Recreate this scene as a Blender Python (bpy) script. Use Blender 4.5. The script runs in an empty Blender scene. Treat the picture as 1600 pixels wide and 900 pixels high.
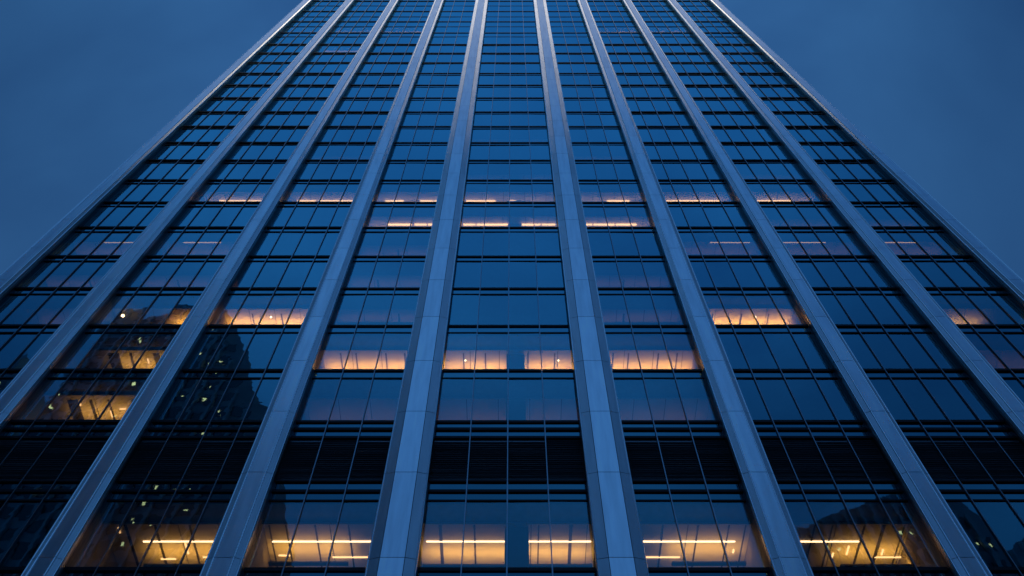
import bpy, bmesh, math, random
from mathutils import Vector
R = math.radians
rnd = random.Random(7)
sc = bpy.context.scene
col = sc.collection

# ------------------------------------------------------------------ camera
cam = bpy.data.cameras.new('camera')
cam_o = bpy.data.objects.new('camera', cam)
col.objects.link(cam_o)
cam.sensor_width = 36.0
cam.lens = 29.25
cam.clip_start = 0.1
cam.clip_end = 6000
cam_o.location = (0, 0, 1.6)
PITCH = 60.15
cam_o.rotation_euler = (R(90 + PITCH), 0, 0)
sc.camera = cam_o

# ------------------------------------------------------------------ sky (dusk, sun just under the horizon behind the camera)
world = bpy.data.worlds.new('World')
sc.world = world
world.use_nodes = True
nt = world.node_tree
N, L = nt.nodes, nt.links
bg = N['Background']
sky = N.new('ShaderNodeTexSky')
sky.sky_type = 'NISHITA'
sky.sun_disc = False
sky.sun_elevation = R(-1)
sky.sun_rotation = R(180)
sky.ozone_density = 4.0
tc = N.new('ShaderNodeTexCoord')
noi = N.new('ShaderNodeTexNoise')
noi.inputs['Scale'].default_value = 2.1
noi.inputs['Detail'].default_value = 5.0
noi.inputs['Roughness'].default_value = 0.5
noi.inputs['Distortion'].default_value = 0.4
L.new(tc.outputs['Generated'], noi.inputs['Vector'])
rmp = N.new('ShaderNodeValToRGB')
rmp.color_ramp.elements[0].position = 0.34
rmp.color_ramp.elements[0].color = (0.0145, 0.064, 0.184, 1)
rmp.color_ramp.elements[1].position = 0.66
rmp.color_ramp.elements[1].color = (0.0355, 0.136, 0.328, 1)
L.new(noi.outputs['Fac'], rmp.inputs['Fac'])
mix = N.new('ShaderNodeMix')
mix.data_type = 'RGBA'
sep = N.new('ShaderNodeSeparateXYZ')
L.new(tc.outputs['Generated'], sep.inputs[0])
cov = N.new('ShaderNodeMapRange')            # thin even cloud overhead, clearer towards the horizon
cov.inputs['From Min'].default_value = 0.05
cov.inputs['From Max'].default_value = 0.6
cov.inputs['To Min'].default_value = 0.84
cov.inputs['To Max'].default_value = 0.82
L.new(sep.outputs['Z'], cov.inputs['Value'])
L.new(cov.outputs[0], mix.inputs[0])
L.new(sky.outputs[0], mix.inputs[6])
L.new(rmp.outputs[0], mix.inputs[7])
# a paler bank of cloud high behind the camera
sepy = N.new('ShaderNodeMapRange'); sepy.interpolation_type = 'SMOOTHSTEP'
sepy.inputs['From Min'].default_value = 0.10
sepy.inputs['From Max'].default_value = -0.45
L.new(sep.outputs['Y'], sepy.inputs['Value'])
bz = N.new('ShaderNodeMapRange'); bz.interpolation_type = 'SMOOTHSTEP'
bz.inputs['From Min'].default_value = 0.70
bz.inputs['From Max'].default_value = 0.86
L.new(sep.outputs['Z'], bz.inputs['Value'])
bm = N.new('ShaderNodeMath'); bm.operation = 'MULTIPLY'
L.new(sepy.outputs[0], bm.inputs[0]); L.new(bz.outputs[0], bm.inputs[1])
bs = N.new('ShaderNodeMath'); bs.operation = 'MULTIPLY_ADD'
L.new(bm.outputs[0], bs.inputs[0]); bs.inputs[1].default_value = 0.25; bs.inputs[2].default_value = 1.0
# heavier cloud out to both sides
ax = N.new('ShaderNodeMath'); ax.operation = 'ABSOLUTE'
L.new(sep.outputs['X'], ax.inputs[0])
axm = N.new('ShaderNodeMapRange'); axm.interpolation_type = 'SMOOTHSTEP'
axm.inputs['From Min'].default_value = 0.16
axm.inputs['From Max'].default_value = 0.56
axm.inputs['To Min'].default_value = 1.02
axm.inputs['To Max'].default_value = 0.72
L.new(ax.outputs[0], axm.inputs['Value'])
bs2 = N.new('ShaderNodeMath'); bs2.operation = 'MULTIPLY'
L.new(bs.outputs[0], bs2.inputs[0]); L.new(axm.outputs[0], bs2.inputs[1])
sc2 = N.new('ShaderNodeVectorMath'); sc2.operation = 'SCALE'
L.new(mix.outputs[2], sc2.inputs[0]); L.new(bs2.outputs[0], sc2.inputs['Scale'])
L.new(sc2.outputs[0], bg.inputs['Color'])
bg.inputs['Strength'].default_value = 0.15

# last afterglow low behind the camera
sun = bpy.data.lights.new('afterglow', 'SUN')
sun.energy = 1.0
sun.angle = R(7)
sun.color = (1.0, 0.90, 0.78)
sun_o = bpy.data.objects.new('afterglow', sun)
col.objects.link(sun_o)
sun_o.rotation_euler = (R(90 - 4), 0, 0)          # an added, unseen ridge keeps it off the lower storeys

vs = sc.view_settings
vs.view_transform = 'Standard'
vs.look = 'None'
vs.gamma = 1.0
vs.exposure = 3.05
vs.use_curve_mapping = False
sc.cycles.use_denoising = True
sc.cycles.max_bounces = 8
sc.cycles.diffuse_bounces = 3
sc.cycles.glossy_bounces = 4
sc.cycles.transmission_bounces = 4
sc.cycles.transparent_max_bounces = 10
sc.cycles.sample_clamp_indirect = 4.0
sc.cycles.caustics_reflective = False
sc.cycles.caustics_refractive = False

# ------------------------------------------------------------------ helpers
class MB:
    """collects polygons; build() links them as one mesh object"""
    def __init__(self):
        self.v, self.f, self.mi = [], [], []
    def poly(self, pts, m=0):
        n = len(self.v)
        self.v += [tuple(p) for p in pts]
        self.f.append(tuple(range(n, n + len(pts))))
        self.mi.append(m)
    def box(self, x0, x1, y0, y1, z0, z1, m=0, skip=''):
        a = [(x0, y0, z0), (x1, y0, z0), (x1, y1, z0), (x0, y1, z0), (x0, y0, z1), (x1, y0, z1), (x1, y1, z1), (x0, y1, z1)]
        n = len(self.v)
        self.v += a
        for k, q in (('b', (0, 3, 2, 1)), ('t', (4, 5, 6, 7)), ('f', (0, 1, 5, 4)), ('r', (1, 2, 6, 5)), ('k', (2, 3, 7, 6)), ('l', (3, 0, 4, 7))):
            if k not in skip:
                self.f.append(tuple(n + i for i in q))
                self.mi.append(m)
    def prism_y(self, pts, y0, y1, m=0):
        """pts: outline in x, z (counter clockwise seen from -y); front face at y0"""
        n = len(self.v)
        k = len(pts)
        self.v += [(x, y0, z) for x, z in pts] + [(x, y1, z) for x, z in pts]
        self.f.append(tuple(n + i for i in range(k))); self.mi.append(m)
        self.f.append(tuple(n + k + i for i in reversed(range(k)))); self.mi.append(m)
        for i in range(k):
            j = (i + 1) % k
            self.f.append((n + j, n + i, n + k + i, n + k + j)); self.mi.append(m)
    def tube(self, p0, p1, r0, r1, n=8, m=0):
        p0, p1 = Vector(p0), Vector(p1)
        d = (p1 - p0).normalized()
        a = d.orthogonal().normalized()
        b = d.cross(a)
        s = len(self.v)
        for p, r in ((p0, r0), (p1, r1)):
            for i in range(n):
                t = 2 * math.pi * i / n
                self.v.append(tuple(p + (a * math.cos(t) + b * math.sin(t)) * r))
        for i in range(n):
            j = (i + 1) % n
            self.f.append((s + i, s + j, s + n + j, s + n + i)); self.mi.append(m)
        self.f.append(tuple(s + i for i in reversed(range(n)))); self.mi.append(m)
        self.f.append(tuple(s + n + i for i in range(n))); self.mi.append(m)
    def ball(self, c, r, m=0, nu=12, nv=8):
        s = len(self.v)
        for i in range(nv + 1):
            t = math.pi * i / nv
            for j in range(nu):
                p = 2 * math.pi * j / nu
                self.v.append((c[0] + r * math.sin(t) * math.cos(p), c[1] + r * math.sin(t) * math.sin(p), c[2] + r * math.cos(t)))
        for i in range(nv):
            for j in range(nu):
                k = (j + 1) % nu
                self.f.append((s + i * nu + j, s + (i + 1) * nu + j, s + (i + 1) * nu + k, s + i * nu + k)); self.mi.append(m)
    def build(self, name, mats, parent=None, loc=None):
        me = bpy.data.meshes.new(name)
        me.from_pydata(self.v, [], self.f)
        if not isinstance(mats, (list, tuple)):
            mats = [mats]
        for m in mats:
            me.materials.append(m)
        me.polygons.foreach_set('material_index', self.mi)
        me.update()
        o = bpy.data.objects.new(name, me)
        col.objects.link(o)
        if parent:
            o.parent = parent
        if loc:
            o.location = loc
        return o

def tag(o, label=None, cat=None, group=None, kind=None):
    for k, v in (('label', label), ('category', cat), ('group', group), ('kind', kind)):
        if v:
            o[k] = v
    return o

def empty(name, loc):
    o = bpy.data.objects.new(name, None)
    o.empty_display_size = 0.5
    col.objects.link(o)
    o.location = loc
    return o

# ------------------------------------------------------------------ materials
def new_mat(name):
    m = bpy.data.materials.new(name)
    m.use_nodes = True
    m.node_tree.nodes.clear()
    n, l = m.node_tree.nodes, m.node_tree.links
    out = n.new('ShaderNodeOutputMaterial')
    return m, n, l, out

def principled(name, base, rough=0.5, metal=0.0, noise=0.0, scale=(1, 1, 1), island=0.0, spec=0.5, bump=0.0, nscale=3.0):
    m, n, l, out = new_mat(name)
    p = n.new('ShaderNodeBsdfPrincipled')
    p.inputs['Roughness'].default_value = rough
    p.inputs['Metallic'].default_value = metal
    p.inputs['Specular IOR Level'].default_value = spec
    l.new(p.outputs[0], out.inputs['Surface'])
    rgb = n.new('ShaderNodeRGB')
    rgb.outputs[0].default_value = (*base, 1)
    src = rgb.outputs[0]
    if noise or bump:
        t = n.new('ShaderNodeTexCoord')
        mp = n.new('ShaderNodeMapping')
        mp.inputs['Scale'].default_value = scale
        l.new(t.outputs['Object'], mp.inputs['Vector'])
        nz = n.new('ShaderNodeTexNoise')
        nz.inputs['Scale'].default_value = nscale
        nz.inputs['Detail'].default_value = 6
        l.new(mp.outputs[0], nz.inputs['Vector'])
    if noise:
        mr = n.new('ShaderNodeMapRange')
        mr.inputs['From Min'].default_value = 0.3
        mr.inputs['From Max'].default_value = 0.7
        mr.inputs['To Min'].default_value = 1 - noise
        mr.inputs['To Max'].default_value = 1 + noise
        l.new(nz.outputs['Fac'], mr.inputs['Value'])
        h = n.new('ShaderNodeHueSaturation')
        l.new(src, h.inputs['Color'])
        l.new(mr.outputs[0], h.inputs['Value'])
        src = h.outputs[0]
    if island:
        g = n.new('ShaderNodeNewGeometry')
        mr2 = n.new('ShaderNodeMapRange')
        mr2.inputs['To Min'].default_value = 1 - island
        mr2.inputs['To Max'].default_value = 1 + island
        l.new(g.outputs['Random Per Island'], mr2.inputs['Value'])
        h2 = n.new('ShaderNodeHueSaturation')
        l.new(src, h2.inputs['Color'])
        l.new(mr2.outputs[0], h2.inputs['Value'])
        src = h2.outputs[0]
    if bump:
        b = n.new('ShaderNodeBump')
        b.inputs['Strength'].default_value = bump
        b.inputs['Distance'].default_value = 0.02
        l.new(nz.outputs['Fac'], b.inputs['Height'])
        l.new(b.outputs[0], p.inputs['Normal'])
    l.new(src, p.inputs['Base Color'])
    return m

def emissive(name, colour, strength):
    m, n, l, out = new_mat(name)
    e = n.new('ShaderNodeEmission')
    e.inputs['Color'].default_value = (*colour, 1)
    e.inputs['Strength'].default_value = strength
    l.new(e.outputs[0], out.inputs['Surface'])
    return m

def beam(name, colour, strength, k=2.0):
    """lensed linear light: strongest along its normal"""
    m, n, l, out = new_mat(name)
    g = n.new('ShaderNodeNewGeometry')
    d = n.new('ShaderNodeVectorMath'); d.operation = 'DOT_PRODUCT'
    l.new(g.outputs['True Normal'], d.inputs[0]); l.new(g.outputs['Incoming'], d.inputs[1])
    a = n.new('ShaderNodeMath'); a.operation = 'ABSOLUTE'
    l.new(d.outputs['Value'], a.inputs[0])
    p = n.new('ShaderNodeMath'); p.operation = 'POWER'
    l.new(a.outputs[0], p.inputs[0]); p.inputs[1].default_value = k
    q = n.new('ShaderNodeMath'); q.operation = 'MULTIPLY'
    l.new(p.outputs[0], q.inputs[0]); q.inputs[1].default_value = strength
    e = n.new('ShaderNodeEmission')
    e.inputs['Color'].default_value = (*colour, 1)
    l.new(q.outputs[0], e.inputs['Strength'])
    l.new(e.outputs[0], out.inputs['Surface'])
    return m

def coated_glass(name, see_through, f0=0.05, refl=(0.26, 0.78, 0.95), tint=(0.74, 0.66, 0.46), body=(0.004, 0.008, 0.016)):
    """blue solar-control glass: coated reflection rising to the grazing angle over a tinted pane (or an opaque back-painted one)"""
    m, n, l, out = new_mat(name)
    lw = n.new('ShaderNodeLayerWeight')
    lw.inputs['Blend'].default_value = 0.5
    mr = n.new('ShaderNodeMapRange')
    mr.inputs['From Min'].default_value = 0.12
    mr.inputs['From Max'].default_value = 0.78
    mr.inputs['To Min'].default_value = f0
    mr.inputs['To Max'].default_value = 0.90
    gi = n.new('ShaderNodeNewGeometry')      # coating differs a little from pane to pane
    vr = n.new('ShaderNodeMapRange')
    vr.inputs['To Min'].default_value = -0.035
    vr.inputs['To Max'].default_value = 0.035
    l.new(gi.outputs['Random Per Island'], vr.inputs['Value'])
    ad = n.new('ShaderNodeMath'); ad.operation = 'ADD'
    l.new(lw.outputs['Facing'], ad.inputs[0]); l.new(vr.outputs[0], ad.inputs[1])
    l.new(ad.outputs[0], mr.inputs['Value'])
    # slow roller-wave in the toughened panes
    t = n.new('ShaderNodeTexCoord')
    nz = n.new('ShaderNodeTexNoise')
    nz.inputs['Scale'].default_value = 0.9
    nz.inputs['Detail'].default_value = 2
    l.new(t.outputs['Object'], nz.inputs['Vector'])
    b = n.new('ShaderNodeBump')
    b.inputs['Strength'].default_value = 0.10
    b.inputs['Distance'].default_value = 0.03
    l.new(nz.outputs['Fac'], b.inputs['Height'])
    gl = n.new('ShaderNodeBsdfGlossy')
    gl.inputs['Roughness'].default_value = 0.015
    gl.inputs['Color'].default_value = (*refl, 1)
    l.new(b.outputs[0], gl.inputs['Normal'])
    if see_through:
        under = n.new('ShaderNodeBsdfTransparent')
        under.inputs['Color'].default_value = (*tint, 1)
    else:
        under = n.new('ShaderNodeBsdfDiffuse')
        under.inputs['Color'].default_value = (*body, 1)
    mx = n.new('ShaderNodeMixShader')
    l.new(mr.outputs[0], mx.inputs[0])
    l.new(under.outputs[0], mx.inputs[1])
    l.new(gl.outputs[0], mx.inputs[2])
    l.new(mx.outputs[0], out.inputs['Surface'])
    return m

M = {}
M['glass'] = coated_glass('vision_glass', True)
M['spandrel'] = coated_glass('spandrel_glass', False)
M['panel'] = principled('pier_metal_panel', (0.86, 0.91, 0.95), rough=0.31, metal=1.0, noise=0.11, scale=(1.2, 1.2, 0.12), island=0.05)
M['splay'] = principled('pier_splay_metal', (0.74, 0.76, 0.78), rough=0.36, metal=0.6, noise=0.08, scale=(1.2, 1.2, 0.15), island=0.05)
M['joint'] = principled('dark_joint', (0.02, 0.022, 0.025), rough=0.8)
M['jamb'] = principled('dark_jamb_metal', (0.05, 0.05, 0.052), rough=0.45, metal=0.4, noise=0.1)
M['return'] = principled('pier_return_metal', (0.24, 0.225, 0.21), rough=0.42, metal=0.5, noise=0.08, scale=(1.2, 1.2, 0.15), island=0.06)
M['corner'] = principled('corner_splay_metal', (0.82, 0.82, 0.80), rough=0.5, metal=0.1, noise=0.06, scale=(1.2, 1.2, 0.15), island=0.05)
M['trim'] = principled('polished_edge_trim', (0.86, 0.87, 0.88), rough=0.2, metal=1.0, noise=0.05, scale=(1, 1, .1))
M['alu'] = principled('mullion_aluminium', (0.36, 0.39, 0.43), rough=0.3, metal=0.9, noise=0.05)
M['mull_shade'] = principled('mullion_side_shade', (0.07, 0.075, 0.08), rough=0.5, metal=0.3)  # darker copy for the sides: their shade is put into the colour
M['rail'] = principled('dark_rail_metal', (0.018, 0.019, 0.022), rough=0.5, metal=0.3, spec=0.25)
M['louvre'] = principled('black_louvre', (0.17, 0.17, 0.175), rough=0.5, spec=0.3, island=0.5)
M['slab'] = principled('concrete_slab', (0.16, 0.16, 0.16), rough=0.9, noise=0.15)
M['ceil'] = principled('ceiling_panel', (0.62, 0.58, 0.52), rough=0.8, noise=0.03, island=0.05)
M['wall'] = principled('office_wall', (0.36, 0.32, 0.27), rough=0.8, noise=0.06)
M['inner'] = principled('interior_column_paint', (0.22, 0.22, 0.23), rough=0.7, noise=0.05)
M['roof'] = principled('roof_gravel', (0.22, 0.22, 0.22), rough=0.95, noise=0.2)
WARM = (1.0, 0.56, 0.14)
M['strip'] = emissive('warm_light_strip', (1.0, 0.72, 0.52), 0.55)
M['strip_run'] = emissive('ceiling_light_line', (1.0, 0.62, 0.34), 0.36)
M['strip_high'] = emissive('bright_light_strip', (1.0, 0.62, 0.32), 0.6)
M['strip_dim'] = emissive('dim_light_strip', (1.0, 0.62, 0.36), 0.16)
M['up_hi'] = beam('cove_uplight', WARM, 3.2)
M['up_mid'] = beam('cove_uplight_low', WARM, 1.9)
M['up_sill'] = beam('cove_uplight_strong', (1.0, 0.50, 0.10), 6.0)
M['up_low'] = beam('cove_uplight_soft', WARM, 0.75)
M['up_lo'] = emissive('cove_uplight_dim', (1.0, 0.48, 0.20), 0.11)
M['bulb'] = emissive('lamp_globe', (1.0, 0.8, 0.55), 1.5)
M['dark'] = principled('dark_furniture', (0.03, 0.03, 0.03), rough=0.6)
M['leaf'] = principled('plant_leaf', (0.03, 0.06, 0.025), rough=0.6)

# ------------------------------------------------------------------ the measured levels of the facade
D = 23.0                       # camera to glass
AX = -0.18                     # tower axis
def Z(y):                      # height of a level on the glass plane
    return 39746.0 / (y + 296.0) - 11.6

FL = [(888.4, 783.5), (658.3, 592.0), (578.3, 520.8), (509, 460.7), (450.6, 408.8), (400.7, 363), (355.5, 323.1), (316.5, 287.2),
      (281.7, 255.2), (250.6, 227), (223, 201.6), (197.8, 178.4), (175, 156.7), (153.1, 136.4), (133.1, 117.8), (114.7, 100),
      (98, 85.3), (83, 71.5), (69.4, 57.8), (51.5, 42), (34, 26.5), (18, 9.5)]
floors = [(Z(a), Z(b)) for a, b in FL]          # (sill, head), index 0 = first floor under the louvres
low = [(floors[0][0] - 0.66 - 3.24 - 3.9 * k, floors[0][0] - 0.66 - 3.9 * k) for k in (3, 2, 1, 0)]
zz = Z(2.0)
high = []
for k in range(9):
    high.append((zz, zz + 3.25))
    zz += 3.9
TOP = zz + 2.2
NLOW = len(low)
allf = low + floors + high
MECH = (Z(750.2), Z(685.0))

PIERS = [(3.966, 0.843, 0.437), (9.80, 0.608, 0.348), (15.94, 0.535, 0.30), (22.05, 0.53, 0.30)]   # centre, half width, half front
BAYS = {0: (-3.123, 3.123), 1: (4.809, 9.192), 2: (10.408, 15.405), 3: (16.475, 21.52), 4: (22.58, 27.35)}
MUL = {0: (-1.588, 0.0, 1.588), 1: (6.30, 7.79), 2: (11.48, 12.88, 14.30), 3: (17.82, 19.17, 20.50), 4: (23.75, 25.00, 26.27)}
for b in (1, 2, 3, 4):
    BAYS[-b] = (-BAYS[b][1], -BAYS[b][0])
    MUL[-b] = tuple(-x for x in reversed(MUL[b]))
RET, SPL = 0.45, 0.11          # depth of the returns and of the splays
HALF = 28.45
DEPTH = 34.0

tower = empty('office_tower', (AX, D, 0))
tag(tower, 'tall blue glass office tower with pale metal piers and a few warmly lit floors', 'office tower')
T = tower

# ---- piers: metal panels with open joints over a dark core
def pier(cx, B, F, corner=0):
    m = MB()
    g = 0.012
    f0, f1 = cx - F, cx + F
    if corner:
        f0, f1 = (cx - F, cx + F)
    prof = [(cx - B, 0.0), (cx - B, -0.13), (cx - B, -RET), (f0, -RET - SPL), (f1, -RET - SPL), (cx + B, -RET), (cx + B, -0.13), (cx + B, 0.0)]
    if corner:                 # the corner pier turns round the corner
        pass
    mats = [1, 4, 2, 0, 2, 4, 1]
    last = 6
    levels = [0.0] + [a for a, b in allf if a > 0] + [TOP]
    levels.insert(1, 0.0) if False else None
    extra = []
    for z0, z1 in zip(levels[:-1], levels[1:]):
        if z1 - z0 > 6.5:
            n = 2
            extra += [z0 + (z1 - z0) * 0.53]
    levels = sorted(levels + extra)
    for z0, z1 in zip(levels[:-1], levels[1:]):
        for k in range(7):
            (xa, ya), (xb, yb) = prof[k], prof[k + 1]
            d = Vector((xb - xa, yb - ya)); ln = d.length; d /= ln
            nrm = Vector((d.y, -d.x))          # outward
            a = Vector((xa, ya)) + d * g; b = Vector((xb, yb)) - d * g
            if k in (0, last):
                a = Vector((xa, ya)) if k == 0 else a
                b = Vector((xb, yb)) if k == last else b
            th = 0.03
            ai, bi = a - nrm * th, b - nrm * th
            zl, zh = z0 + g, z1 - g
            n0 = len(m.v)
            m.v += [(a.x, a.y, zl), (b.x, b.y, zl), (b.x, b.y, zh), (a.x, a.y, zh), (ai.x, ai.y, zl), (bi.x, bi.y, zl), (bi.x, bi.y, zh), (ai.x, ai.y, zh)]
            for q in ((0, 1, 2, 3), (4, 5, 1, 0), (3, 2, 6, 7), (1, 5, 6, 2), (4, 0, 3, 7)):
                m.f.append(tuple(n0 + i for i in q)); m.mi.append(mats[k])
    # polished beads along the edges, and a narrow shadow groove halfway up the returns
    eds = [(cx - B, -RET), (cx + B, -RET)]
    if abs(cx) > 5: eds += [(f0, -RET - SPL), (f1, -RET - SPL)]
    for ex, ey in eds:
        rr = 0.034
        for z0, z1 in zip(levels[:-1], levels[1:]):
            m.tube((ex, ey, z0 + 0.01), (ex, ey, z1 - 0.01), rr, rr, 8, 5)
    for sx in (-1, 1):
        for yy in (-0.30, -0.37):
            xx = cx + sx * (B + 0.012)
            m.box(xx - 0.012, xx + 0.012, yy - 0.016, yy + 0.016, 0.0, TOP - 0.03, 2, skip='bt')
    # core
    t = 0.032
    cp = [(cx - B + t, 0.02), (cx - B + t, -RET + 0.01), (f0 + 0.01, -RET - SPL + t), (f1 - 0.01, -RET - SPL + t), (cx + B - t, -RET + 0.01), (cx + B - t, 0.02)]
    for k in range(5):
        (xa, ya), (xb, yb) = cp[k], cp[k + 1]
        m.poly([(xa, ya, 0), (xb, yb, 0), (xb, yb, TOP), (xa, ya, TOP)], 3)
    m.poly([(x, y, TOP - 0.02) for x, y in cp], 3)
    return m.build('pier', [M['panel'], M['jamb'], M['corner'] if corner else M['splay'], M['joint'], M['return'], M['trim']], T)

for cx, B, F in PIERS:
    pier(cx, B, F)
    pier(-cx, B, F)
for s in (1, -1):
    p = pier(s * 27.90, 0.55, 0.36, s)
    p.name = 'corner_pier'

# ---- mullions: continuous vertical fins
for b, xs in MUL.items():
    for x in xs:
        m = MB()
        m.box(x - 0.021, x + 0.021, -0.075, 0.03, 0.0, MECH[0] - 0.06)
        m.box(x - 0.021, x + 0.021, -0.075, 0.03, MECH[0] - 0.05, allf[NLOW + 1][0] - 0.08)
        m.box(x - 0.021, x + 0.021, -0.075, 0.03, allf[NLOW + 1][0] - 0.07, TOP - 1.5)
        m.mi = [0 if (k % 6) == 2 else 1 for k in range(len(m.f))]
        m.build('mullion', [M['alu'], M['mull_shade']], T)

# ---- windows
def glass_panes(m, b, z0, z1, tilt=0.007):
    x0, x1 = BAYS[b]
    xs = [x0] + list(MUL[b]) + [x1]
    for xa, xb in zip(xs[:-1], xs[1:]):
        w, h = xb - xa, z1 - z0
        tx = rnd.uniform(-tilt, tilt) * w / 2
        tz = rnd.uniform(-tilt, tilt) * h / 2
        m.poly([(xa, -tx - tz, z0), (xb, tx - tz, z0), (xb, tx + tz, z1), (xa, -tx + tz, z1)])

def rail(m, b, z, h, p):
    x0, x1 = BAYS[b]
    xs = [x0] + list(MUL[b]) + [x1]
    for xa, xb in zip(xs[:-1], xs[1:]):
        m.box(xa + 0.03, xb - 0.03, -p, 0.03, z - h / 2, z + h / 2)

# which windows show largest: projected area in the frame
F_PX = 29.25 / 36 * 1600
def project(x, z):
    X, Y, Zc = x + AX, D, z - 1.6
    s, c = math.sin(R(PITCH)), math.cos(R(PITCH))
    dep = Y * c + Zc * s
    return 800 + F_PX * X / dep, 450 - F_PX * (-Y * s + Zc * c) / dep
def shown(b, z0, z1):
    n, area = 0, 0
    x0, x1 = BAYS[b]
    for i in range(6):
        for j in range(6):
            px, py = project(x0 + (x1 - x0) * (i + .5) / 6, z0 + (z1 - z0) * (j + .5) / 6)
            n += 0 < px < 1600 and 0 < py < 900
    a, c = project(x0, z0), project(x1, z1)
    return n / 36 * abs(c[0] - a[0]) * abs(c[1] - a[1])

cand = []
for i, (z0, z1) in enumerate(allf):
    for b in BAYS:
        cand.append((shown(b, z0, z1), i, b))
cand.sort(reverse=True)
own = {(i, b) for a, i, b in cand[:100] if a > 0}

PA = (0.062, 0.062, 0.08, 0.09, 0.095)           # the sill rails project further in the outer bays
rest_g, rest_s, rest_r, rest_t = MB(), MB(), MB(), MB()
for i, (z0, z1) in enumerate(allf):
    znext = allf[i + 1][0] if i + 1 < len(allf) else TOP - 0.2
    for b in BAYS:
        if (i, b) in own:
            g, s, r, t = MB(), MB(), MB(), MB()
        else:
            g, s, r, t = rest_g, rest_s, rest_r, rest_t
        glass_panes(g, b, z0, z1)
        rail(r, b, z0 - 0.07, 0.15, PA[abs(b)])      # sill rail (dark)
        rail(t, b, z1 + 0.03, 0.075, PA[abs(b)] * 0.6)      # head rail
        if i == NLOW:                           # louvre storey above: two glass strips, louvres, two strips
            lr = [MB() if (i, b) in own else t for _ in range(4)]
            zm = Z(768.4)
            glass_panes(s, b, z1, Z(753.3), 0.002)
            rail(lr[0], b, zm, 0.13, 0.07)
            zq = Z(671.7)
            s2 = MB() if (i, b) in own else s
            glass_panes(s2, b, MECH[1], znext, 0.002)
            rail(lr[1], b, zq, 0.15, 0.08)
            rail(lr[2], b, MECH[1] + 0.02, 0.13, 0.07)
            rail(lr[3], b, Z(752.6), 0.13, 0.08)
        else:
            glass_panes(s, b, z1, znext, 0.002)
        if (i, b) in own:
            w = g.build('window', M['glass'], T)
            s.build('spandrel_panel', M['spandrel'], w)
            if i == NLOW:
                s2.build('spandrel_panel', M['spandrel'], w)
                for q in lr: q.build('louvre_rail', M['rail'], w)
            r.build('sill_rail', M['rail'], w)
            t.build('head_rail', M['rail'], w)
tag(rest_g.build('window', M['glass'], T), kind='stuff')
tag(rest_s.build('spandrel_panel', M['spandrel'], T), kind='stuff')
tag(rest_r.build('sill_rail', M['rail'], T), kind='stuff')
tag(rest_t.build('head_rail', M['rail'], T), kind='stuff')

# ---- louvre grilles
for b, (x0, x1) in BAYS.items():
    m = MB()
    xs = [x0] + list(MUL[b]) + [x1]
    for xa, xb in zip(xs[:-1], xs[1:]):
        m.box(xa + 0.03, xb - 0.03, 0.10, 0.12, MECH[0], MECH[1])
        z = MECH[0] + 0.05
        while z < MECH[1] - 0.08:
            n0 = len(m.v)
            j = rnd.uniform(-0.006, 0.006)
            m.v += [(xa + .03, -0.02 + j, z), (xb - .03, -0.02 + j, z), (xb - .03, 0.075, z + 0.085), (xa + .03, 0.075, z + 0.085),
                    (xa + .03, -0.02 + j, z - 0.022), (xb - .03, -0.02 + j, z - 0.022), (xb - .03, 0.075, z + 0.073), (xa + .03, 0.075, z + 0.073)]
            for q in ((0, 1, 2, 3), (4, 7, 6, 5), (4, 5, 1, 0)):
                m.f.append(tuple(n0 + k for k in q)); m.mi.append(0)
            z += 0.115
    g = m.build('louvre_grille', M['louvre'], T)
    s = MB()
    s.box(x0 + 0.02, x1 - 0.02, -0.07, 0.03, MECH[0] - 0.05, MECH[0] - 0.005)
    for xa, xb in zip(xs[:-1], xs[1:]):
        if rnd.random() < 0.7:
            s.box(xa + 0.04, xb - 0.04, -0.035, -0.005, MECH[1] - 0.24, MECH[1] - 0.22)
    s.build('louvre_sill', M['alu'], g)

# ---- body: floor slabs, core, side and rear walls, roof
for i, (z0, z1) in enumerate(allf):
    zb = allf[i - 1][1] if i else -0.05
    m = MB()
    m.box(-HALF + 0.6, HALF - 0.6, 0.16, 12.0, zb + 0.02, z0 - 0.02)
    m.build('floor_slab', M['slab'], T)
m = MB()
m.box(-HALF + 0.5, HALF - 0.5, 12.0, DEPTH - 0.3, 0, TOP - 1.2)
m.build('core_wall', M['slab'], T)
for s in (1, -1):
    m = MB()
    xa, xb = (27.55, 28.42) if s > 0 else (-28.42, -27.55)
    m.box(min(xa, xb), max(xa, xb), 0.03, DEPTH, 0, TOP - 0.4)
    xf = s * 28.42
    for i, (z0, z1) in enumerate(allf):
        m.box(min(xf, xf + s * .06), max(xf, xf + s * .06), 0.4, DEPTH - 0.4, z0 - 0.6, z0 - 0.03, 1)
    for k in range(9):
        y = 0.6 + k * (DEPTH - 1.6) / 8
        m.box(min(xf, xf + s * .35), max(xf, xf + s * .35), y - 0.4, y + 0.4, 0, TOP - 0.02, 2)
    m.build('side_wall', [M['spandrel'], M['rail'], M['panel']], T)
m = MB()
m.box(-HALF + 0.1, HALF - 0.1, 0.1, DEPTH, TOP - 0.38, TOP)
m.box(-14, 14, 10, 26, TOP, TOP + 5)
m.build('roof', M['roof'], T)
for s in (1, -1):                                   # pair of columns standing behind the axis, on each storey
    pass
m = MB()
m.box(-0.10, 0.82, 1.25, 2.2, 0.0, TOP - 1.5)
m.build('interior_column', M['inner'], T)

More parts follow.
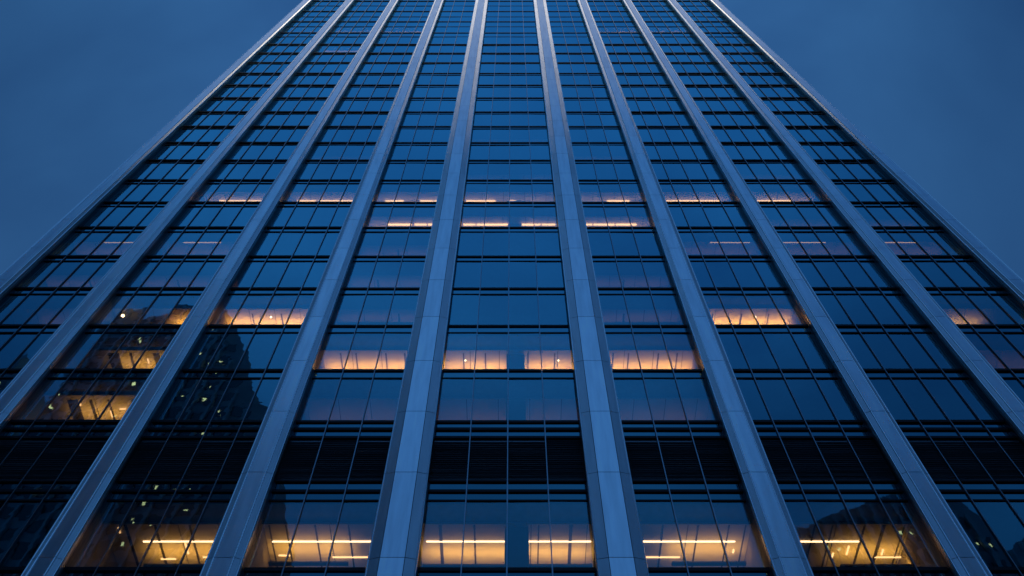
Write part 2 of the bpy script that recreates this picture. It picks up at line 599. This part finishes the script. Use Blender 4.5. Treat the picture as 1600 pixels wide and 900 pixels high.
# ------------------------------------------------------------------ lit rooms behind the glass
def room(fi, b, strips=(), up=None, perim=1.15, depth=6.0, walls=(1, 1), step=1.52, gap=0.02, dark_strips=(), runs=(), x0=None, x1=None):
    """ceiling of panels from the blind pocket inwards, side partitions, rear wall, light strips and a hidden linear uplight"""
    z0, z1 = allf[NLOW + fi]
    a, c = BAYS[b]
    a, c = a - 0.35, c + 0.35
    if x0 is not None: a = x0
    if x1 is not None: c = x1
    zc = z1 - 0.015
    m = MB()
    x = a
    while x < c - 0.05:
        xe = min(x + step, c)
        m.box(x + gap, xe - gap, perim, depth, zc - 0.05, zc - 0.004)
        x = xe
    m.box(a, c, perim - 0.03, perim - 0.002, zc - 0.09, zc - 0.003)
    m.build('ceiling', M['ceil'], T)
    w = MB()
    w.box(a, c, depth, depth + 0.1, z0 + 0.01, zc)
    if walls[0]: w.box(a - 0.1, a - 0.003, 0.3, depth, z0 + 0.01, zc)
    if walls[1]: w.box(c + 0.003, c + 0.1, 0.3, depth, z0 + 0.01, zc)
    w.build('partition_wall', M['wall'], T)
    for sx0, sx1, d, k in strips:
        s = MB()
        hs, hw = (0.08, 0.05) if fi > 5 else (0.033, 0.03)
        s.box(sx0, sx1, d - hw, d + hw, zc - 0.052 - hs, zc - 0.052)
        s.build('light_strip', M[k], T)
    for tx, tw in dark_strips:
        s = MB()
        s.box(tx - tw / 2, tx + tw / 2, max(perim, 1.15) + 0.02, depth - 0.2, zc - 0.075, zc - 0.052)
        s.build('ceiling_dark_strip', M['dark'], T)  # dark ceiling joints; the wide ones are added to break up the glow
    for rx, ra, rb, k in runs:
        s = MB()
        s.box(rx - 0.03, rx + 0.03, ra, rb, zc - 0.085, zc - 0.0525)
        s.build('light_strip', M[k], T)
    if up:
        d, k, drop = up[:3]
        u0, u1 = (up[3], up[4]) if len(up) > 3 else (a + 0.15, c - 0.15)
        s = MB()
        s.box(u0, u1, d - 0.09, d + 0.09, zc - drop - 0.07, zc - drop, 0, skip='t')
        s.poly([(u0, d - 0.09, zc - drop), (u1, d - 0.09, zc - drop), (u1, d + 0.09, zc - drop), (u0, d + 0.09, zc - drop)], 1)
        s.build('linear_uplight', [M['dark'], M[k]], T)

def dd(y, fi):                 # depth behind the glass of a ceiling point seen at picture row y
    zc = allf[NLOW + fi][1] - 1.6 - 0.06
    return zc * D / (Z(y) - 1.6) - D

# first floor above the lobby levels (bottom of the picture)
d1, d1b = dd(845.5, 0), dd(870, 0)
room(0, 0, [(-3.2, -0.10, d1, 'strip'), (0.82, 3.3, d1, 'strip')], (2.66, 'up_hi', 0.74), perim=1.12, walls=(0, 0), step=2.2, depth=5.5,
     dark_strips=[(-2.62, 0.12), (-1.29, 0.06), (1.22, 0.05), (2.48, 0.12)])
room(0, 1, [(4.7, 9.0, d1, 'strip'), (4.6, 6.9, d1b, 'strip_run')], (2.45, 'up_hi', 0.80, 6.4, 9.3), perim=1.12, walls=(0, 1), step=2.6,
     dark_strips=[(6.08, 0.06), (7.45, 0.06), (8.65, 0.05), (9.3, 0.05)], runs=[(9.0, 2.5, 2.7, 'strip_run')])
room(0, -1, [(-9.3, -4.7, d1, 'strip'), (-7.0, -4.6, d1b, 'strip_run'), (-9.15, -8.7, d1b - .1, 'strip_run')], (2.45, 'up_hi', 0.80, -9.3, -6.2), perim=1.12, walls=(1, 0), step=2.6,
     dark_strips=[(-6.2, 0.06), (-7.5, 0.06), (-8.65, 0.05), (-9.3, 0.05)])
room(0, -2, [(-14.4, -10.2, d1, 'strip'), (-12.2, -10.3, d1b, 'strip_run'), (-13.9, -13.3, d1b + .1, 'strip_run')], (2.6, 'up_hi', 0.78, -14.2, -10.4), perim=1.12, step=2.9,
     dark_strips=[(-14.9, 0.10), (-13.75, 0.09), (-12.4, 0.07), (-11.2, 0.05)], runs=[(-12.75, 2.15, 2.75, 'strip_run'), (-15.2, 1.3, 1.6, 'strip_dim')])
room(0, 2, [(10.2, 13.9, d1, 'strip'), (14.7, 15.9, d1b, 'strip_run')], (2.6, 'up_hi', 0.80, 13.0, 15.9), perim=1.12, step=2.8,
     dark_strips=[(12.0, 0.06), (12.7, 0.05), (13.95, 0.08), (14.7, 0.12), (15.5, 0.05)], runs=[(13.55, 2.3, 2.8, 'strip_run'), (13.0, 2.7, 2.95, 'strip_run'), (14.95, 2.5, 2.8, 'strip_run')])
# second office floor: faint glow
for b in (0, 1, -1):
    room(1, b, [], (2.3, 'up_lo', 0.8), perim=1.1, step=1.5, walls=(0, 0) if b == 0 else ((0, 1) if b > 0 else (1, 0)))
room(1, -3, [(-18.5, -18.2, 1.7, 'strip_run')], (1.9, 'up_hi', 0.95, -20.6, -17.6), perim=0.9, step=2.3,
     dark_strips=[(-20.6, 0.5), (-19.75, 0.12), (-18.9, 0.08), (-17.6, 0.45)], runs=[(-18.95, 1.8, 2.2, 'strip_run'), (-20.3, 1.3, 1.5, 'strip_run')])
# third
for b in (0, 1, -1):
    x0, x1 = BAYS[b]
    room(2, b, [], (2.1, 'up_sill', 0.75), perim=1.0, step=1.5, dark_strips=[(x0 + (x1 - x0) * f, 0.07) for f in (.13, .31, .66, .88)], walls=(0, 0) if b == 0 else ((0, 1) if b > 0 else (1, 0)))
room(2, -3, [], (1.85, 'up_hi', 0.85, -20.2, -17.2), perim=1.0, step=2.4,
     dark_strips=[(-20.3, 0.55), (-19.4, 0.10), (-18.1, 0.30), (-17.2, 0.12)], runs=[(-18.6, 1.5, 1.8, 'strip_run')])
room(2, 4, [], (2.0, 'up_lo', 0.8), perim=1.0)
# fourth
room(3, -2, [], (1.75, 'up_sill', 0.6), perim=0.85, step=1.4, dark_strips=[(x, 0.06) for x in (-14.2, -12.6, -11.1)])
room(3, 2, [], (1.75, 'up_sill', 0.6), perim=0.85, step=1.4, dark_strips=[(x, 0.06) for x in (11.3, 12.9, 14.4)])
room(3, -3, [], (1.8, 'up_sill', 0.6, -18.6, -16.6), perim=0.85, step=2.2)
room(3, -4, [], (1.75, 'up_lo', 0.6, -26, -22.6), perim=0.85)
room(3, 4, [], (1.75, 'up_mid', 0.6, 23.6, 26.2), perim=0.85)
# barely lit rooms
M['up_faint'] = beam('cove_uplight_faint', (1.0, 0.5, 0.3), 0.12)
for fi, b in ((3, -1), (3, 1), (4, -1), (4, 1), (4, -4), (4, -3), (8, 3), (9, 1), (9, -2), (6, 3), (6, 4), (10, 0), (8, 0), (5, -1)):
    room(fi, b, [], (1.5, 'up_faint', 0.55), perim=0.9, walls=(0, 0) if b == 0 else ((0, 1) if b > 0 else (1, 0)), dark_strips=[(sum(BAYS[b]) / 2 + rnd.uniform(-1, 1), 0.1)])
# sixth: single faint strips
d6 = dd(378.5, 5)
for b, xa, xb in ((-4, -25.6, -23.7), (-3, -20.6, -18.2), (2, 12.7, 15.2), (3, 16.7, 20.0), (4, 22.8, 25.8)):
    room(5, b, [(xa, xb, d6, 'strip_dim')], (1.4, 'up_lo', 0.5), perim=d6 - 0.03)
# seventh and eighth: strips at the sill line
d7 = dd(350.5, 6)
for b, segs in ((0, ((-3.1, -2.3), (-2.2, -0.1), (0.85, 2.1), (2.2, 3.1))), (-1, ((-8.2, -6.6), (-6.4, -5.6), (-5.5, -4.8))), (1, ((4.9, 5.6), (5.7, 7.1), (7.2, 8.6)))):
    room(6, b, [(p, q, d7, 'strip_high') for p, q in segs], (1.35, 'up_low', 0.5), perim=0.7, walls=(0, 0) if b == 0 else ((0, 1) if b > 0 else (1, 0)))
d8 = dd(314.0, 7)
for b, segs in ((0, ((-3.1, -1.0), (0.0, 0.5))), (-1, ((-8.9, -7.6), (-6.4, -5.5), (-5.4, -4.7))), (1, ((7.0, 8.6),)), (2, ((10.4, 15.1),)), (-2, ((-15.2, -13.9), (-13.7, -10.3))),
                (3, ((16.4, 20.2),)), (-3, ((-20.8, -16.4),))):
    room(7, b, [(p, q, d8, 'strip_high') for p, q in segs], (1.25, 'up_low', 0.55), perim=0.6)
# high storeys
d20 = dd(51.0, 19)
for b, k in ((-4, 'strip_dim'), (-3, 'strip_high'), (-2, 'strip_high'), (2, 'strip_high'), (3, 'strip_high')):
    x0, x1 = BAYS[b]
    room(19, b, [(x0, x1, max(0.3, d20), k)], None, perim=0.2)
room(17, -3, [(-21, -17, 0.6, 'strip_dim')], None, perim=0.3)

# ------------------------------------------------------------------ small lamps and plants seen through the glass
def pendant(x, fi, d, drop, label, r=0.09):
    z1 = allf[NLOW + fi][1] - 0.07
    o = empty('pendant_lamp', (AX + x, D + d, z1))
    m = MB(); m.tube((0, 0, 0), (0, 0, -drop), 0.008, 0.008, 6)
    m.build('cord', M['dark'], o)
    m = MB(); m.ball((0, 0, -drop - r), r)
    m.build('globe', M['bulb'], o)
    return tag(o, label, 'lamp', 'pendant lamps behind the windows')

pendant(-21.05, 3, 0.9, 0.55, 'lone round white lamp in a dark window of the far left bay', 0.09)
pendant(-13.1, 3, 1.2, 0.25, 'small bright lamp in the lit window left of centre, fourth lit row up', 0.05)
pendant(13.6, 3, 1.2, 0.25, 'small bright lamp in the lit window right of centre, fourth lit row up', 0.05)
pendant(-2.2, 2, 1.35, 0.35, 'glowing lamp left of the dark column in the lit central window', 0.04)
pendant(2.55, 2, 1.35, 0.35, 'glowing lamp right of the dark column in the lit central window', 0.04)

# ------------------------------------------------------------------ ground
GM = principled('paving', (0.12, 0.12, 0.125), rough=0.85, noise=0.15, nscale=0.6)
AM = principled('asphalt', (0.05, 0.05, 0.052), rough=0.9, noise=0.2, nscale=1.5)
WM = principled('road_paint', (0.7, 0.7, 0.68), rough=0.7)
KM = principled('kerb_stone', (0.3, 0.3, 0.3), rough=0.85, noise=0.1)
m = MB()
xs = [-1800 + 60 * k for k in range(61)]
pr = [142 + 5 * math.sin(x * .011) + 4 * math.sin(x * .027 + 1) for x in xs]
for x0, x1, h0, h1 in zip(xs[:-1], xs[1:], pr[:-1], pr[1:]):
    m.poly([(x0, -560, -0.2), (x0, -640, h0), (x1, -640, h1), (x1, -560, -0.2)])
    m.poly([(x0, -640, h0), (x0, -1100, -0.2), (x1, -1100, -0.2), (x1, -640, h1)])
tag(m.build('sun_block_ridge', principled('sun_block_green', (0.03, 0.045, 0.025), rough=0.95, noise=0.3, nscale=0.05)), kind='structure')  # added ridge out of view, blocks the low sun from the lower tower
m = MB(); m.poly([(-3000, -3000, -0.14), (3000, -3000, -0.14), (3000, 3000, -0.14), (-3000, 3000, -0.14)])
tag(m.build('ground', AM), kind='structure')
m = MB(); m.box(-300, 300, -6, 90, -0.3, 0.0)
tag(m.build('pavement', GM), kind='structure')
m = MB(); m.box(-300, 300, -6.3, -6.003, -0.3, 0.005)
tag(m.build('kerb', KM), kind='structure')
m = MB(); m.box(-300, 300, -120, -23, -0.3, 0.0)
tag(m.build('far_pavement', GM), kind='structure')
m = MB()
for k in range(-40, 40):
    m.poly([(k * 6, -14.6, -0.135), (k * 6 + 3, -14.6, -0.135), (k * 6 + 3, -14.45, -0.135), (k * 6, -14.45, -0.135)])
tag(m.build('road_marking', WM), kind='structure')

# ------------------------------------------------------------------ buildings across the street (seen mirrored in the glass)
BW = principled('dark_stone_facade', (0.32, 0.34, 0.38), rough=0.7, noise=0.2, nscale=0.3)
BF = principled('facade_fin', (0.45, 0.47, 0.50), rough=0.6, noise=0.1)
BG = principled('dark_window_glass', (0.015, 0.02, 0.03), rough=0.12, spec=0.8)
BL = emissive('lit_office_window', (1.0, 0.44, 0.18), 0.42)

def mirror_point(px, py, yw):
    """world x, z on the plane y = yw whose image in the tower's glass falls on this picture point"""
    u = py + 296.0
    Yp = 2 * D - yw
    return (px - 799.5) / u * Yp / math.sin(R(PITCH)), F_PX * Yp / math.sin(R(PITCH)) ** 2 / u - Yp / math.tan(R(PITCH)) + 1.6

def opposite(name, label, outline, y0, depth, bay, storey, lit, extra=()):
    o = empty(name, (sum(p[0] for p in outline) / len(outline), y0, 0))
    ox = o.location.x
    out = [(x - ox, z) for x, z in outline]
    m = MB(); m.prism_y(list(reversed(out)), 0.0, -depth)
    m.build('wall', BW, o)
    xs = [p[0] for p in out]; zt = max(p[1] for p in out)
    def roof_at(x):
        best = 0
        for (xa, za), (xb, zb) in zip(out, out[1:] + out[:1]):
            if min(xa, xb) <= x <= max(xa, xb) and abs(xb - xa) > 1e-6:
                best = max(best, za + (zb - za) * (x - xa) / (xb - xa))
        return best
    fin = MB(); gl = MB()
    x = min(xs) + bay * 0.5
    cells = []
    while x < max(xs) - bay * 0.3:
        h = min(roof_at(x - bay * .45), roof_at(x + bay * .45))
        fin.box(x - bay / 2 - 0.2, x - bay / 2 + 0.2, 0.0, 0.55, 0, max(1, h - 0.4))
        z = 5.0
        while z + storey * 0.8 < h:
            gl.poly([(x - bay / 2 + 0.3, 0.06, z), (x - bay / 2 + 0.3, 0.06, z + storey * .62), (x + bay / 2 - 0.3, 0.06, z + storey * .62), (x + bay / 2 - 0.3, 0.06, z)])
            cells.append((x, z))
            z += storey
        x += bay
    tag(gl.build('window', BG, o), kind='stuff')
    fin.build('facade_fins', BF, o)
    used = set()
    n = 0
    for px, py, w in lit:
        wx, wz = mirror_point(px, py, y0)
        wx -= ox
        c = min(cells, key=lambda q: (q[0] - wx) ** 2 + (q[1] + storey * .3 - wz) ** 2)
        if c in used or n >= 95: continue
        used.add(c); n += 1
        k = MB()
        zc = c[1] + storey * rnd.choice((0.12, 0.3))
        k.box(c[0] - bay * .2 * w, c[0] + bay * rnd.uniform(-.05, .12) * w, 0.05, 0.10, zc, zc + storey * rnd.uniform(.07, .13))
        k.build('lit_window', BL, o)
    tag(o, label, 'building')
    return o

MP = mirror_point
Y1 = -30.0
crown = [MP(190, 482, Y1), MP(262, 478, Y1), MP(330, 482, Y1), MP(352, 492, Y1), MP(368, 515, Y1), MP(379, 540, Y1), MP(385, 575, Y1), MP(393, 605, Y1), MP(404, 632, Y1), MP(420, 640, Y1)]
e = crown[-1][0]
outline = [(crown[0][0], -0.1)] + crown + [(e + 0.6, -0.1)]
litA = [(270, 640, .4), (330, 600, .4), (345, 640, .4), (262, 700, .4), (318, 690, .4), (120, 800, .4), (230, 772, .5), (262, 780, .5), (290, 776, .5), (40, 600, .5), (222, 540, .4), (365, 655, .4), (205, 830, .4), (298, 551, 1), (306, 553, 1), (313, 554, 1), (335, 560, .6), (349, 568, 1), (356, 572, 1), (322, 596, .5), (296, 625, .6), (307, 632, .6), (190, 612, 1), (203, 616, 1),
        (226, 773, 1), (240, 777, .8), (276, 772, .8), (100, 774, 1), (66, 772, 1), (80, 776, .8), (214, 807, .5), (238, 818, .6), (300, 790, .5),
        (60, 640, .8), (90, 632, .7), (168, 660, .5), (370, 700, .4), (335, 810, .5), (340, 850, .5), (180, 868, .6)]
opposite('stepped_tower', 'dark tower with a sloping stepped crown, mirrored in the left windows', outline, Y1, 30, 2.4, 3.6, litA)
Y2 = -34.0
wz = MP(0, 566, Y2)[1]
wx1 = MP(50, 566, Y2)[0]
outline = [(wx1 - 48, -0.1), (wx1 - 48, wz - 3), (wx1 - 20, wz), (wx1, wz), (wx1, -0.1)]
opposite('slab_building', 'dark flat topped building beside the stepped tower, mirrored at the left edge', outline, Y2, 25, 2.6, 3.7,
         [(10, 700, 1), (24, 835, 1), (5, 870, 1), (12, 872, 1), (28, 880, 1), (30, 690, .8), (3, 600, .6), (20, 790, .6)])
Y3 = -30.0
arch = [MP(1243, 842, Y3), MP(1262, 836, Y3), MP(1290, 818, Y3), MP(1320, 806, Y3), MP(1352, 790, Y3), MP(1380, 776, Y3), MP(1408, 771, Y3), MP(1440, 772, Y3), MP(1468, 778, Y3), MP(1492, 795, Y3), MP(1515, 816, Y3), MP(1540, 832, Y3), MP(1562, 872, Y3)]
outline = [(arch[0][0], -0.1)] + arch + [(arch[-1][0] + 0.3, -0.1)]
opposite('arched_roof_building', 'dark building with a curved roof, mirrored in the lower right windows', outline, Y3, 26, 1.5, 3.6,
         [(1318, 880, 1), (1330, 878, 1), (1296, 882, .7), (1420, 823, .8), (1405, 822, .8), (1530, 868, 1), (1545, 862, .8), (1500, 860, .5)])
Y4 = -60.0
outline = [(MP(1560, 885, Y4)[0], -0.1), MP(1560, 885, Y4), MP(1580, 868, Y4), MP(1605, 852, Y4), MP(1660, 850, Y4), (MP(1660, 850, Y4)[0] + 1, -0.1)]
opposite('corner_block', 'low dark block with a sloping roof, mirrored at the lower right corner', outline, Y4, 26, 2.4, 3.6,
         [(1590, 882, 1), (1598, 882, 1), (1584, 890, .8)])
